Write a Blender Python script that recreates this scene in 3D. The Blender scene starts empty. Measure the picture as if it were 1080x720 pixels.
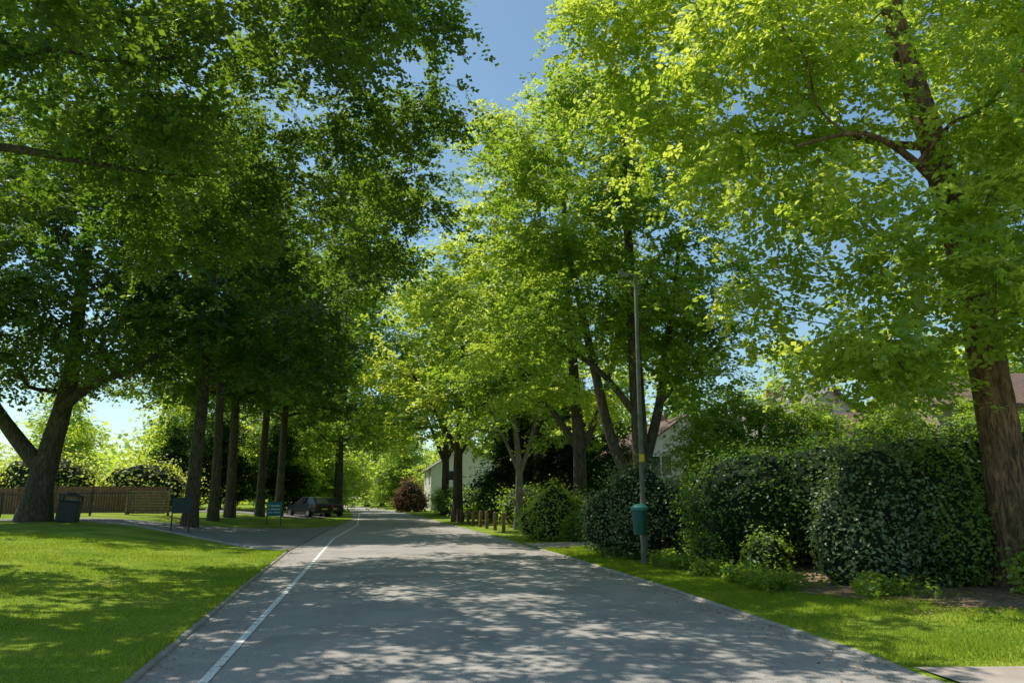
import bpy, bmesh, math, numpy as np
from mathutils import Vector
R = np.random.default_rng(7)
scene = bpy.context.scene
COL = scene.collection

# ------------------------------------------------------------ helpers
def link(o): COL.objects.link(o); return o
def mesh_np(name, V, F, mats=(), midx=None, tone=None, smooth=False):
    V = np.asarray(V, dtype=np.float32); F = np.asarray(F, dtype=np.int32)
    k = F.shape[1]; me = bpy.data.meshes.new(name)
    me.vertices.add(len(V)); me.vertices.foreach_set("co", V.ravel())
    me.loops.add(len(F)*k); me.loops.foreach_set("vertex_index", F.ravel())
    me.polygons.add(len(F)); me.polygons.foreach_set("loop_start", np.arange(len(F), dtype=np.int32)*k)
    for m in mats: me.materials.append(m)
    if midx is not None: me.polygons.foreach_set("material_index", np.asarray(midx, dtype=np.int32))
    me.polygons.foreach_set("use_smooth", np.full(len(F), smooth, dtype=bool))
    me.update(calc_edges=True)
    if tone is not None:
        a = me.attributes.new("tone", 'FLOAT', 'POINT'); a.data.foreach_set("value", np.asarray(tone, dtype=np.float32))
    return me
def obj(name, me, parent=None, loc=(0,0,0), **kw):
    o = bpy.data.objects.new(name, me); link(o); o.location = loc
    if parent: o.parent = parent
    for k,v in kw.items(): o[k] = v
    return o
def empty(name, loc, label, cat, rot=0, **kw):
    o = bpy.data.objects.new(name, None); link(o); o.location = loc; o.rotation_euler = (0,0,rot)
    o.empty_display_size = .2
    o["label"]=label; o["category"]=cat
    for k,v in kw.items(): o[k]=v
    return o
def bm_obj(name, bm, mats, parent=None, loc=(0,0,0), smooth=False, **kw):
    me = bpy.data.meshes.new(name); bm.normal_update(); bm.to_mesh(me); bm.free()
    for m in mats: me.materials.append(m)
    if smooth:
        for p in me.polygons: p.use_smooth=True
    return obj(name, me, parent, loc, **kw)
def bm_box(bm, c, s, bevel=0, mi=0):
    r = bmesh.ops.create_cube(bm, size=1)
    vs = r['verts']
    for v in vs: v.co = Vector((c[0]+v.co.x*s[0], c[1]+v.co.y*s[1], c[2]+v.co.z*s[2]))
    fs = set(f for v in vs for f in v.link_faces)
    for f in fs: f.material_index = mi
    if bevel:
        es = list(set(e for v in vs for e in v.link_edges))
        bmesh.ops.bevel(bm, geom=es, offset=bevel, segments=2, affect='EDGES', profile=.6)
def bm_cyl(bm, c, r1, r2, h, seg=16, axis='Z', mi=0):
    r = bmesh.ops.create_cone(bm, cap_ends=True, segments=seg, radius1=r1, radius2=r2, depth=h)
    for v in r['verts']:
        x,y,z = v.co
        if axis=='X': v.co = Vector((z,x,y))
        if axis=='Y': v.co = Vector((x,z,y))
        v.co += Vector(c)
    for f in set(f for v in r['verts'] for f in v.link_faces): f.material_index = mi

# ------------------------------------------------------------ materials
def mat(name, col, rough=.7, metal=0, noise=None, scale=5, bump=0, bscale=None, spec=.3, detail=6):
    m = bpy.data.materials.new(name); m.use_nodes=True
    nt=m.node_tree; N=nt.nodes; L=nt.links; b=N['Principled BSDF']
    b.inputs['Base Color'].default_value=(*col,1); b.inputs['Roughness'].default_value=rough
    b.inputs['Metallic'].default_value=metal; b.inputs['Specular IOR Level'].default_value=spec
    tc=N.new('ShaderNodeTexCoord')
    if noise:
        n=N.new('ShaderNodeTexNoise'); n.inputs['Scale'].default_value=scale; n.inputs['Detail'].default_value=detail
        L.new(tc.outputs['Object'], n.inputs['Vector'])
        r=N.new('ShaderNodeValToRGB'); r.color_ramp.elements[0].position=.3; r.color_ramp.elements[1].position=.7
        r.color_ramp.elements[0].color=(*col,1); r.color_ramp.elements[1].color=(*noise,1)
        L.new(n.outputs['Fac'], r.inputs['Fac']); L.new(r.outputs['Color'], b.inputs['Base Color'])
    if bump:
        n2=N.new('ShaderNodeTexNoise'); n2.inputs['Scale'].default_value=bscale or scale*4; n2.inputs['Detail'].default_value=6
        L.new(tc.outputs['Object'], n2.inputs['Vector'])
        bp=N.new('ShaderNodeBump'); bp.inputs['Strength'].default_value=bump; bp.inputs['Distance'].default_value=.02
        L.new(n2.outputs['Fac'], bp.inputs['Height']); L.new(bp.outputs['Normal'], b.inputs['Normal'])
    return m
def leaf_mat(name, c0, c1, t0, t1, trans=.45, rough=.4, gl=.05):
    m=bpy.data.materials.new(name); m.use_nodes=True
    nt=m.node_tree; N=nt.nodes; L=nt.links; out=N['Material Output']; N.remove(N['Principled BSDF'])
    at=N.new('ShaderNodeAttribute'); at.attribute_name='tone'
    def ramp(a,c):
        mx=N.new('ShaderNodeMix'); mx.data_type='RGBA'
        mx.inputs[6].default_value=(*a,1); mx.inputs[7].default_value=(*c,1)
        L.new(at.outputs['Fac'], mx.inputs[0]); return mx.outputs[2]
    b=N.new('ShaderNodeBsdfDiffuse'); L.new(ramp(c0,c1), b.inputs['Color'])
    tr=N.new('ShaderNodeBsdfTranslucent'); L.new(ramp(t0,t1), tr.inputs['Color'])
    ms=N.new('ShaderNodeMixShader'); ms.inputs[0].default_value=trans
    L.new(b.outputs[0], ms.inputs[1]); L.new(tr.outputs[0], ms.inputs[2])
    if gl>0:
        g=N.new('ShaderNodeBsdfGlossy'); g.inputs['Roughness'].default_value=rough; g.inputs['Color'].default_value=(.9,.95,.9,1)
        m2=N.new('ShaderNodeMixShader'); m2.inputs[0].default_value=gl
        L.new(ms.outputs[0],m2.inputs[1]); L.new(g.outputs[0],m2.inputs[2]); ms=m2
    L.new(ms.outputs[0], out.inputs['Surface'])
    return m
M_leaf_shade= leaf_mat("leaf_shade", (.03,.065,.015),(.09,.15,.03),(.12,.28,.015),(.46,.62,.045),.45,gl=.035)
M_leaf_dark = leaf_mat("leaf_dark", (.028,.07,.016),(.075,.14,.03),(.12,.28,.02),(.34,.52,.05),.4,gl=.02)
M_leaf_mid  = leaf_mat("leaf_mid",  (.07,.14,.022),(.18,.26,.05),(.30,.52,.03),(.70,.84,.08),.52,gl=.03)
M_leaf_lime = leaf_mat("leaf_lime", (.11,.20,.03),(.28,.37,.06),(.50,.70,.04),(.95,1.0,.13),.58,gl=.045)
M_leaf_glos = leaf_mat("leaf_glossy", (.035,.075,.018),(.20,.25,.11),(.12,.25,.02),(.35,.46,.08),.3,.45,.06)
M_leaf_con  = leaf_mat("leaf_conifer", (.02,.045,.018),(.055,.09,.03),(.04,.10,.02),(.10,.2,.03),.25,gl=0)
M_leaf_cop  = leaf_mat("leaf_copper", (.13,.075,.05),(.26,.15,.10),(.35,.18,.1),(.5,.3,.16),.4,gl=0)
M_grass = leaf_mat("grass_blade", (.13,.22,.02),(.29,.37,.05),(.35,.55,.03),(.72,.78,.07),.4,gl=0)
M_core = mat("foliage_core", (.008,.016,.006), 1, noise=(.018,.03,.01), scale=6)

def bark_mat(name, a, c, d=.04):
    m=mat(name,a,.9)
    nt=m.node_tree; N=nt.nodes; L=nt.links; b=N['Principled BSDF']
    tc=N.new('ShaderNodeTexCoord'); mp=N.new('ShaderNodeMapping'); mp.inputs['Scale'].default_value=(9,9,2.2)
    L.new(tc.outputs['Object'],mp.inputs[0])
    n=N.new('ShaderNodeTexNoise'); n.inputs['Scale'].default_value=1.6; n.inputs['Detail'].default_value=9; n.inputs['Roughness'].default_value=.65; n.inputs['Distortion'].default_value=.9
    L.new(mp.outputs[0],n.inputs['Vector'])
    r=N.new('ShaderNodeValToRGB'); e=r.color_ramp.elements; e[0].position=.38; e[1].position=.62; e[0].color=(*a,1); e[1].color=(*c,1)
    L.new(n.outputs['Fac'],r.inputs[0])
    n3=N.new('ShaderNodeTexNoise'); n3.inputs['Scale'].default_value=1.3; n3.inputs['Detail'].default_value=4; L.new(tc.outputs['Object'],n3.inputs['Vector'])
    r3=N.new('ShaderNodeValToRGB'); e=r3.color_ramp.elements; e[0].position=.35; e[1].position=.7; e[0].color=(.75,.8,.7,1); e[1].color=(1.15,1.1,1.05,1); L.new(n3.outputs['Fac'],r3.inputs[0])
    mx=N.new('ShaderNodeMix'); mx.data_type='RGBA'; mx.blend_type='MULTIPLY'; mx.inputs[0].default_value=1
    L.new(r.outputs[0],mx.inputs[6]); L.new(r3.outputs[0],mx.inputs[7]); L.new(mx.outputs[2],b.inputs['Base Color'])
    bp=N.new('ShaderNodeBump'); bp.inputs['Strength'].default_value=1; bp.inputs['Distance'].default_value=d
    L.new(n.outputs['Fac'],bp.inputs['Height']); L.new(bp.outputs[0],b.inputs['Normal'])
    return m
M_bark = bark_mat("bark", (.04,.034,.027),(.15,.125,.095))
M_bark_red = bark_mat("bark_warm", (.075,.045,.027),(.36,.215,.13),.09)
M_bark_pale = bark_mat("bark_pale", (.12,.10,.08),(.28,.24,.19))

# ------------------------------------------------------------ ground geometry
YS=[-400,0,7.3,14.5,21.7,38.6,60.7,83,120,170,230,1500]
XR=[60,4.75,3.75,2.74,1.5,-1.9,-6.5,-11.2,-20,-35,-58,-500]
YL=[-400,0,7.24,15,24.7,40,60.7,83,120,170,230,1500]
XL=[53,-1.9,-3.34,-4.95,-6.9,-9.3,-12.2,-16.8,-25.6,-40.6,-63.6,-506]
xr=lambda y: np.interp(y,YS,XR)
xl=lambda y: np.interp(y,YL,XL)
def sm(t): t=np.clip(t,0,1); return t*t*(3-2*t)
KH=.045
D0,D1=25.4,28.0
def kerb_h(y): return KH*(1-(sm((y-23.4)/1.2)*(1-sm((y-46)/1.2))))
def rk_h(y):
    return KH - (KH-.012)*((1-sm((y-7.7)/.5))) - (KH-.012)*(sm((y-D0+.5)/.6)*(1-sm((y-D1)/.6)))
def gz(x,y):
    x=np.asarray(x,float); y=np.asarray(y,float)
    dl=xl(y)-x; dr=x-xr(y)
    z=np.where(dl>0, kerb_h(y)+.57*sm(dl/11)+.05*np.sin(x*.5+y*.31)*sm(dl/6), 0.)
    z=np.where(dr>0, rk_h(y)+.17*sm(dr/6)+.02*np.sin(x*1.1+y*.7)*sm(dr/2), z)
    return z
def gzf(x,y): return float(gz(x,y))
rows=np.concatenate([[-400,-150,-60,-30,-15,-8],np.arange(-4,70,.6),np.arange(70,130,3),np.arange(130,240,10),[260,330,450,700,1500]])
dl=np.concatenate([[1500,700,350,200,120,80,60],np.arange(48,12,-1.5),np.arange(12,.2,-.5),[.25,.12,.06]])
dr=np.concatenate([[.06,.12,.25],np.arange(.5,8,.35),np.arange(8,40,1.5),[50,70,100,150,250,450,900,1800]])
V=[]
for y in rows:
    a=xl(y); b=xr(y)
    XX=np.concatenate([a-dl,[a-.055,(a+b)/2,b+.055],b+dr])
    ZZ=gz(XX,np.full_like(XX,y)); n=len(dl)
    ZZ[n:n+3]=-.06
    V.append(np.stack([XX,np.full_like(XX,y),ZZ],1))
V=np.array(V); nr,nc,_=V.shape
def gridF(nr,nc):
    i=np.arange(nr-1)[:,None]*nc+np.arange(nc-1)[None]
    return np.stack([i,i+1,i+nc+1,i+nc],-1).reshape(-1,4)
def grass_ground():
    m=bpy.data.materials.new("lawn_ground"); m.use_nodes=True
    nt=m.node_tree;N=nt.nodes;L=nt.links;b=N['Principled BSDF']; b.inputs['Roughness'].default_value=.95; b.inputs['Specular IOR Level'].default_value=.05
    tc=N.new('ShaderNodeTexCoord')
    def nz(s,d=6):
        n=N.new('ShaderNodeTexNoise'); n.inputs['Scale'].default_value=s; n.inputs['Detail'].default_value=d; L.new(tc.outputs['Object'],n.inputs['Vector']); return n
    n1=nz(.6); n2=nz(35,8); 
    r1=N.new('ShaderNodeValToRGB'); e=r1.color_ramp.elements; e[0].position=.35; e[1].position=.62; e[0].color=(.15,.25,.03,1); e[1].color=(.32,.40,.06,1)
    x=e.new(.78); x.color=(.42,.40,.16,1)
    L.new(n1.outputs['Fac'],r1.inputs[0])
    r2=N.new('ShaderNodeValToRGB'); r2.color_ramp.elements[0].position=.3; r2.color_ramp.elements[1].position=.7; r2.color_ramp.elements[0].color=(.5,.5,.45,1); r2.color_ramp.elements[1].color=(1.25,1.25,1.1,1)
    L.new(n2.outputs['Fac'],r2.inputs[0])
    mx=N.new('ShaderNodeMix'); mx.data_type='RGBA'; mx.blend_type='MULTIPLY'; mx.inputs[0].default_value=1
    L.new(r1.outputs[0],mx.inputs[6]); L.new(r2.outputs[0],mx.inputs[7]); L.new(mx.outputs[2],b.inputs['Base Color'])
    bp=N.new('ShaderNodeBump'); bp.inputs['Strength'].default_value=.8; bp.inputs['Distance'].default_value=.04
    L.new(n2.outputs['Fac'],bp.inputs['Height']); L.new(bp.outputs[0],b.inputs['Normal'])
    return m
M_lawn=grass_ground()
obj("ground", mesh_np("ground", V.reshape(-1,3), gridF(nr,nc), [M_lawn], smooth=True), kind="structure")

def asphalt(name, a, c, k=1.):
    m=bpy.data.materials.new(name); m.use_nodes=True
    nt=m.node_tree;N=nt.nodes;L=nt.links;b=N['Principled BSDF']; b.inputs['Roughness'].default_value=.85; b.inputs['Specular IOR Level'].default_value=.2
    tc=N.new('ShaderNodeTexCoord')
    def nz(s,d=6,dist=0):
        n=N.new('ShaderNodeTexNoise'); n.inputs['Scale'].default_value=s; n.inputs['Detail'].default_value=d; n.inputs['Distortion'].default_value=dist; L.new(tc.outputs['Object'],n.inputs['Vector']); return n
    n1=nz(.9,7,.4); n2=nz(110,3); v=N.new('ShaderNodeTexVoronoi'); v.inputs['Scale'].default_value=70; L.new(tc.outputs['Object'],v.inputs['Vector'])
    r1=N.new('ShaderNodeValToRGB'); e=r1.color_ramp.elements; e[0].position=.3; e[1].position=.72; e[0].color=(*a,1); e[1].color=(*c,1)
    L.new(n1.outputs['Fac'],r1.inputs[0])
    r2=N.new('ShaderNodeValToRGB'); e=r2.color_ramp.elements; e[0].position=.3; e[1].position=.72; e[0].color=(.55,.55,.55,1); e[1].color=(1.5,1.48,1.42,1)
    L.new(n2.outputs['Fac'],r2.inputs[0])
    mx=N.new('ShaderNodeMix'); mx.data_type='RGBA'; mx.blend_type='MULTIPLY'; mx.inputs[0].default_value=1
    L.new(r1.outputs[0],mx.inputs[6]); L.new(r2.outputs[0],mx.inputs[7])
    vc=N.new('ShaderNodeTexVoronoi'); vc.feature='DISTANCE_TO_EDGE'; vc.inputs['Scale'].default_value=.35
    nd=nz(2.5,5); ad=N.new('ShaderNodeVectorMath'); ad.operation='ADD'; L.new(tc.outputs['Object'],ad.inputs[0]); L.new(nd.outputs['Color'],ad.inputs[1]); L.new(ad.outputs[0],vc.inputs['Vector'])
    rc=N.new('ShaderNodeValToRGB'); e=rc.color_ramp.elements; e[0].position=.0; e[1].position=.006; e[0].color=(.45,.45,.45,1); e[1].color=(1,1,1,1)
    L.new(vc.outputs['Distance'],rc.inputs[0])
    m2=N.new('ShaderNodeMix'); m2.data_type='RGBA'; m2.blend_type='MULTIPLY'; m2.inputs[0].default_value=.6
    L.new(mx.outputs[2],m2.inputs[6]); L.new(rc.outputs[0],m2.inputs[7]); L.new(m2.outputs[2],b.inputs['Base Color'])
    bp=N.new('ShaderNodeBump'); bp.inputs['Strength'].default_value=.5; bp.inputs['Distance'].default_value=.008
    L.new(v.outputs['Distance'],bp.inputs['Height']); L.new(bp.outputs[0],b.inputs['Normal'])
    return m
M_road=asphalt("asphalt",(.30,.28,.265),(.43,.40,.37))
M_drive=asphalt("drive_asphalt",(.20,.19,.185),(.29,.28,.265))
ry=np.concatenate([[-300,-100,-40,-15],np.arange(-6,64,1.),np.arange(64,240,4),[300,500,1500]])
cols=np.linspace(0,1,9)
V=np.array([[[xl(y)+(xr(y)-xl(y))*t,y,.03*(1-(2*t-1)**2)] for t in cols] for y in ry])
obj("road", mesh_np("road",V.reshape(-1,3),gridF(len(ry),len(cols)),[M_road],smooth=True), kind="structure")
Fp=np.array([(-6.86,24.3),(-8.2,25.4),(-11,28.6),(-15,32.3),(-22,36),(-36,38.5)]); Bp=np.array([(-10.1,46),(-10.6,42.0),(-12.5,38.8),(-16,37.4),(-22,38.8),(-36,41.2)])
def edge(P,t):
    s=np.linspace(0,1,len(P)); return np.array([np.interp(t,s,P[:,0]),np.interp(t,s,P[:,1])])
n=60;k=40; V=[]
for i in range(n):
    a=edge(Fp,i/(n-1)); b=edge(Bp,i/(n-1))
    if i==0: b=np.array([xl(46.),46.]); a=np.array([xl(24.3),24.3])
    for j in range(k):
        p=a+(b-a)*j/(k-1)
        if i==0: p[0]=xl(p[1])+.004
        V.append((p[0],p[1],gzf(min(p[0],xl(p[1])-.02),p[1])+.02))
obj("side_drive", mesh_np("side_drive",V,gridF(n,k),[M_drive],smooth=True), kind="structure")
def patch(name,x0,x1,y0,y1,m,off=.02,n=20,follow=False):
    V=[]
    for i in range(n):
        y=y0+(y1-y0)*i/(n-1)
        for j in range(n):
            xa=xr(y)+.13 if follow else x0
            x=xa+(x1-xa)*j/(n-1); V.append((x,y,gzf(x,y)+off))
    return obj(name, mesh_np(name,V,gridF(n,n),[m],smooth=True), kind="structure")
patch("car_park",-44,-14.6,55,68,M_drive,.03,40)
M_conc=mat("concrete_paving",(.36,.30,.26),.9,noise=(.47,.40,.34),scale=4,bump=.3,bscale=60)
M_brickp=mat("brick_paving",(.42,.33,.27),.9,noise=(.58,.50,.42),scale=9,bump=.3,bscale=40)
patch("driveway_crossover",0,14,1.5,7.75,M_conc,.02,24,True)
patch("brick_driveway",0,12,D0,D1,M_brickp,.025,24,True)
M_soil=mat("bare_soil",(.12,.08,.05),1,noise=(.36,.26,.17),scale=7,bump=1,bscale=30)
def soilx(y):
    return np.where(y<12.7,6.6-(y-10.6)*.85+.22*np.sin(y*5)+.1*np.sin(y*17),xr(y)+1.5+.2*np.sin(y*3.1)+.15*np.sin(y*7.7))
V=[];n=90;k=14
for i in range(n):
    t=i/(n-1); y=10.6+t*14
    x0=float(soilx(y))
    for j in range(k):
        x=x0+(13-x0)*(j/(k-1))**1.5; V.append((x,y,gzf(x,y)+.012+.015*math.sin(x*9)*math.sin(y*8)*(j>0)))
obj("soil_bed", mesh_np("soil_bed",V,gridF(n,k),[M_soil],smooth=True), kind="structure")
M_kerb=mat("kerb_stone",(.26,.245,.22),.9,noise=(.42,.39,.35),scale=3,bump=.4,bscale=50)
def kerb(name,fx,fh,side,y0,y1):
    ys=np.arange(y0,y1,.45); V=[]
    for y in ys:
        h=fh(y)-.01; x=fx(y); w=.075*side
        V+= [(x-.01*side,y,-.05),(x-.005*side,y,h-.012),(x+.012*side,y,h+.004),(x+w,y,h+.006),(x+w,y,h-.08)]
    return obj(name, mesh_np(name,V,gridF(len(ys),5),[M_kerb]), kind="structure")
kerb("kerb_edge",xl,kerb_h,-1,-10,23.9); kerb("kerb_edge",xl,kerb_h,-1,46.5,160)
kerb("kerb_edge",xr,rk_h,1,-10,160)
P=Fp; ts=np.linspace(0,.8,60); V=[]
for t in ts:
    p=edge(P,t); V+=[(p[0],p[1],gzf(p[0],p[1])+.0),(p[0],p[1],gzf(p[0],p[1])+.05),(p[0]-.05,p[1]-.07,gzf(p[0],p[1])+.05),(p[0]-.07,p[1]-.09,gzf(p[0],p[1])-.02)]
obj("kerb_edge", mesh_np("kerb_edge",V,gridF(len(ts),4),[M_kerb]), kind="structure")
M_line=bpy.data.materials.new("road_paint"); M_line.use_nodes=True
nt=M_line.node_tree;N=nt.nodes;L=nt.links;b=N['Principled BSDF'];b.inputs['Roughness'].default_value=.7
tc=N.new('ShaderNodeTexCoord');nn=N.new('ShaderNodeTexNoise');nn.inputs['Scale'].default_value=14;nn.inputs['Detail'].default_value=9;nn.inputs['Roughness'].default_value=.7;L.new(tc.outputs['Object'],nn.inputs['Vector'])
rr=N.new('ShaderNodeValToRGB');e=rr.color_ramp.elements;e[0].position=.36;e[1].position=.48;e[0].color=(.36,.35,.33,1);e[1].color=(.85,.83,.78,1);L.new(nn.outputs['Fac'],rr.inputs[0]);L.new(rr.outputs[0],b.inputs['Base Color'])
lx=lambda y: np.interp(y,[-10,7.24,21,31.5,47,83],[.4,-2.72,-5.18,-7.1,-9.2,-16.1])
ys=np.arange(-8,83,.5)
def crown_z(x,y):
    t=(x-xl(y))/(xr(y)-xl(y)); return .03*(1-(2*t-1)**2)
V=[]
for y in ys:
    for o_ in (-.045,.045): V.append((lx(y)+o_,y,crown_z(lx(y)+o_,y)+.008))
obj("white_road_line", mesh_np("white_road_line",V,gridF(len(ys),2),[M_line]), kind="structure")

# ------------------------------------------------------------ tree tools
def nrm(a): return a/np.maximum(np.linalg.norm(a,axis=-1,keepdims=True),1e-6)
def smooth_path(P,n):
    P=np.asarray(P,float); m=len(P)
    t=np.linspace(0,m-1,n); i=np.clip(t.astype(int),0,m-2); f=(t-i)[:,None]
    p0=P[np.clip(i-1,0,m-1)];p1=P[i];p2=P[i+1];p3=P[np.clip(i+2,0,m-1)]
    return .5*((2*p1)+(-p0+p2)*f+(2*p0-5*p1+4*p2-p3)*f**2+(-p0+3*p1-3*p2+p3)*f**3)
class Tubes:
    def __init__(s): s.V=[];s.F=[];s.n=0
    def add(s,P,sides=8,rn=0.,rng=R):
        P=np.asarray(P,float); n=len(P); c=P[:,:3]; r=np.maximum(P[:,3],.004)
        T=nrm(np.gradient(c,axis=0)); ref=np.where(np.abs(T[:,2:3])>.9,np.array([[1.,0,0]]),np.array([[0,0,1.]]))
        if abs(T[0,2])>.7: ref=np.tile(np.array([[1.,.1,0]]),(n,1))
        A=nrm(np.cross(T,ref));B=np.cross(T,A)
        a=np.arange(sides)/sides*2*np.pi
        ring=A[:,None]*np.cos(a)[None,:,None]+B[:,None]*np.sin(a)[None,:,None]
        rad=r[:,None]*(1+rn*(np.sin(a*3+1.3)[None]*.5+rng.normal(0,.4,(n,sides))*.35))
        V=c[:,None]+ring*rad[...,None]
        i=np.arange(n-1)[:,None]*sides+np.arange(sides)[None]; j=np.arange(n-1)[:,None]*sides+(np.arange(sides)+1)[None]%sides
        s.F.append(np.stack([i,j,j+sides,i+sides],-1).reshape(-1,4)+s.n); s.V.append(V.reshape(-1,3)); s.n+=n*sides
    def mesh(s,name,m): return mesh_np(name,np.concatenate(s.V),np.concatenate(s.F),[m],smooth=True)
def leaves(C,Lf,rng,outw=None,up=.9,wid=.34,tone=None,droop=.35,base_n=None):
    n=len(C)
    if base_n is not None: nor=base_n+rng.normal(0,.28,(n,3))
    else:
        nor=rng.normal(0,.55,(n,3)); nor[:,2]+=up
        if outw is not None: nor+=outw*.5
    nor=nrm(nor)
    d=rng.normal(0,1,(n,3)); d[:,2]=d[:,2]*.5-droop
    d=nrm(d-nor*np.sum(d*nor,1,keepdims=True)); s_=np.cross(nor,d)
    L_=Lf[:,None]
    V=np.stack([C,C+d*L_*.42+s_*L_*wid+nor*L_*.08,C+d*L_,C+d*L_*.42-s_*L_*wid+nor*L_*.08],1).reshape(-1,3)
    F=np.arange(n*4,dtype=np.int32).reshape(-1,4)
    if tone is None: tone=np.clip(rng.normal(.45,.25,n),0,1)
    return V,F,np.repeat(tone,4)
def make_tree_mesh(name,trunk,limbs,lobes,nclu,lpc,Lf,cr,mleaf,mbark,seed,sides=12,sub=.5,flare=1.5,flat=.5,shell=.5,droop=.2,limbk=.45,ragged=.22,subr=1.,per=16):
    rng=np.random.default_rng(seed)
    T=Tubes()
    tp=smooth_path(trunk,26)
    z=tp[:,2]-tp[0,2]; tp[:,3]*=1+(flare-1)*np.exp(-z/ (1.2*trunk[0][3]+.2))
    tp[0,2]-=.3
    T.add(tp,sides+4,.12,rng)
    skel=[tp[(tp[:,2]>trunk[-1][2]*.25)][:-2]]
    for l in limbs:
        lp=smooth_path(l,14); T.add(lp,8,.08,rng); skel.append(lp[4:])
    order=sorted(range(len(lobes)),key=lambda i: math.hypot(lobes[i][0]-trunk[-1][0],lobes[i][1]-trunk[-1][1])+.2*abs(lobes[i][2]-trunk[-1][2]*.5))
    lobes=[lobes[i] for i in order]
    vol=np.array([l[3]*l[4]*l[5] for l in lobes])**.72; share=(vol/vol.sum()*nclu).astype(int)
    Cs=[];Os=[]
    for (cx,cy,cz,rx,ry_,rz),ns in zip(lobes,share):
        c=np.array([cx,cy,cz])
        S=np.concatenate(skel); dv=c-S[:,:3]; dd_=np.linalg.norm(dv,axis=1)
        cost=dd_+np.maximum(0,S[:,2]-cz+.25*np.hypot(dv[:,0],dv[:,1]))*1.2
        k=int(np.argmin(cost)); a=S[k,:3]; ra=max(.015,min(S[k,3]*.72,limbk*trunk[0][3]*1.3, .03+.022*dd_[k]))
        dist=max(dd_[k],.3)
        m1=a+(c-a)*.33+np.array([0,0,.04*dist])+rng.normal(0,.06*dist,3)
        m2=a+(c-a)*.66+np.array([0,0,.04*dist])+rng.normal(0,.06*dist,3)
        end=c+(c-a)/dist*rx*.6
        lp=smooth_path([(*a,ra),(*m1,ra*.75),(*m2,ra*.6),(*c,ra*.42),(*end,ra*.12)],16); T.add(lp,7,.05,rng); skel.append(lp[3:-2])
        u=nrm(rng.normal(0,1,(ns,3))); rr_=rng.random(ns)**(1/3*shell+.2)*rng.uniform(1-ragged,1+ragged,ns)
        cc=c+u*rr_[:,None]*np.array([rx,ry_,rz])
        for q in range(ns):
            if rng.random()<sub:
                e=cc[q]; kk=int(np.argmin(np.linalg.norm(lp[6:,:3]-e,axis=1)))+6; kk=max(6,kk-int(rng.integers(0,3))); s0=lp[kk]; dd=np.linalg.norm(e-s0[:3])
                mm=s0[:3]+(e-s0[:3])*.5+rng.normal(0,.09*dd,3)+np.array([0,0,.06*dd])
                r0=min(s0[3]*.6,(.008+dd*.009)*subr)
                T.add(smooth_path([(*s0[:3],r0),(*mm,r0*.6),(*e,.005)],7),4,0,rng)
        Cs.append(cc); Os.append(u)
    Cs=np.concatenate(Cs);Os=np.concatenate(Os); nC=len(Cs)
    size=rng.uniform(.45,1.45,nC)
    ntw=np.maximum(1,np.round(lpc*size**1.6/per).astype(int))
    tw=np.repeat(np.arange(nC),ntw); nT=len(tw)
    off=rng.normal(0,1,(nT,3))*np.array([cr,cr,cr*flat])*size[tw][:,None]*.62
    outd=np.sum(off[:,:2]*Os[tw][:,:2],1)
    off[:,2]-=droop*np.maximum(outd,0)+.1*(off[:,0]**2+off[:,1]**2)
    TC=Cs[tw]+off
    tdir=nrm(np.concatenate([off[:,:2]+Os[tw][:,:2]*cr*.6+rng.normal(0,.35*cr,(nT,2)),rng.normal(-.25*cr-droop*.4*cr,.25*cr,(nT,1))],1))
    tnor=rng.normal(0,.38,(nT,3))+Os[tw]*.35; tnor[:,2]+=.95
    tnor=nrm(tnor-tdir*np.sum(tnor*tdir,1,keepdims=True)); tside=np.cross(tnor,tdir)
    ttone=np.clip(np.clip(rng.normal(.5,.2,nC),0,1)[tw]+rng.normal(0,.13,nT),0,1)
    rep=np.repeat(np.arange(nT),rng.integers(int(per*.6),int(per*1.4)+1,nT)); nL=len(rep)
    sl=Lf*3.4; t=rng.uniform(-.5,.5,nL)*sl; w_=rng.normal(0,1,nL)*Lf*.75*(1-.6*np.abs(t/sl))
    P=TC[rep]+tdir[rep]*t[:,None]+tside[rep]*w_[:,None]+tnor[rep]*rng.normal(0,Lf*.22,nL)[:,None]
    P[:,2]-=.25*np.maximum(t,0)**2/sl*2
    tone=np.clip(ttone[rep]+rng.normal(0,.14,nL),0,1)
    V,F,t=leaves(P,Lf*rng.uniform(.65,1.25,nL),rng,base_n=tnor[rep],tone=tone,wid=.36)
    return T.mesh(name+"_trunk",mbark), mesh_np(name+"_crown",V,F,[mleaf],tone=t), nL
def place_tree(meshes,loc,label,name="tree",rot=0,scale=1,group=None,cat="tree"):
    z=gzf(loc[0],loc[1])
    e=empty(name,(loc[0],loc[1],z),label,cat,rot); e.scale=(scale,)*3
    if group: e["group"]=group
    obj("trunk",meshes[0],e); obj("crown",meshes[1],e)
    return e

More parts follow.
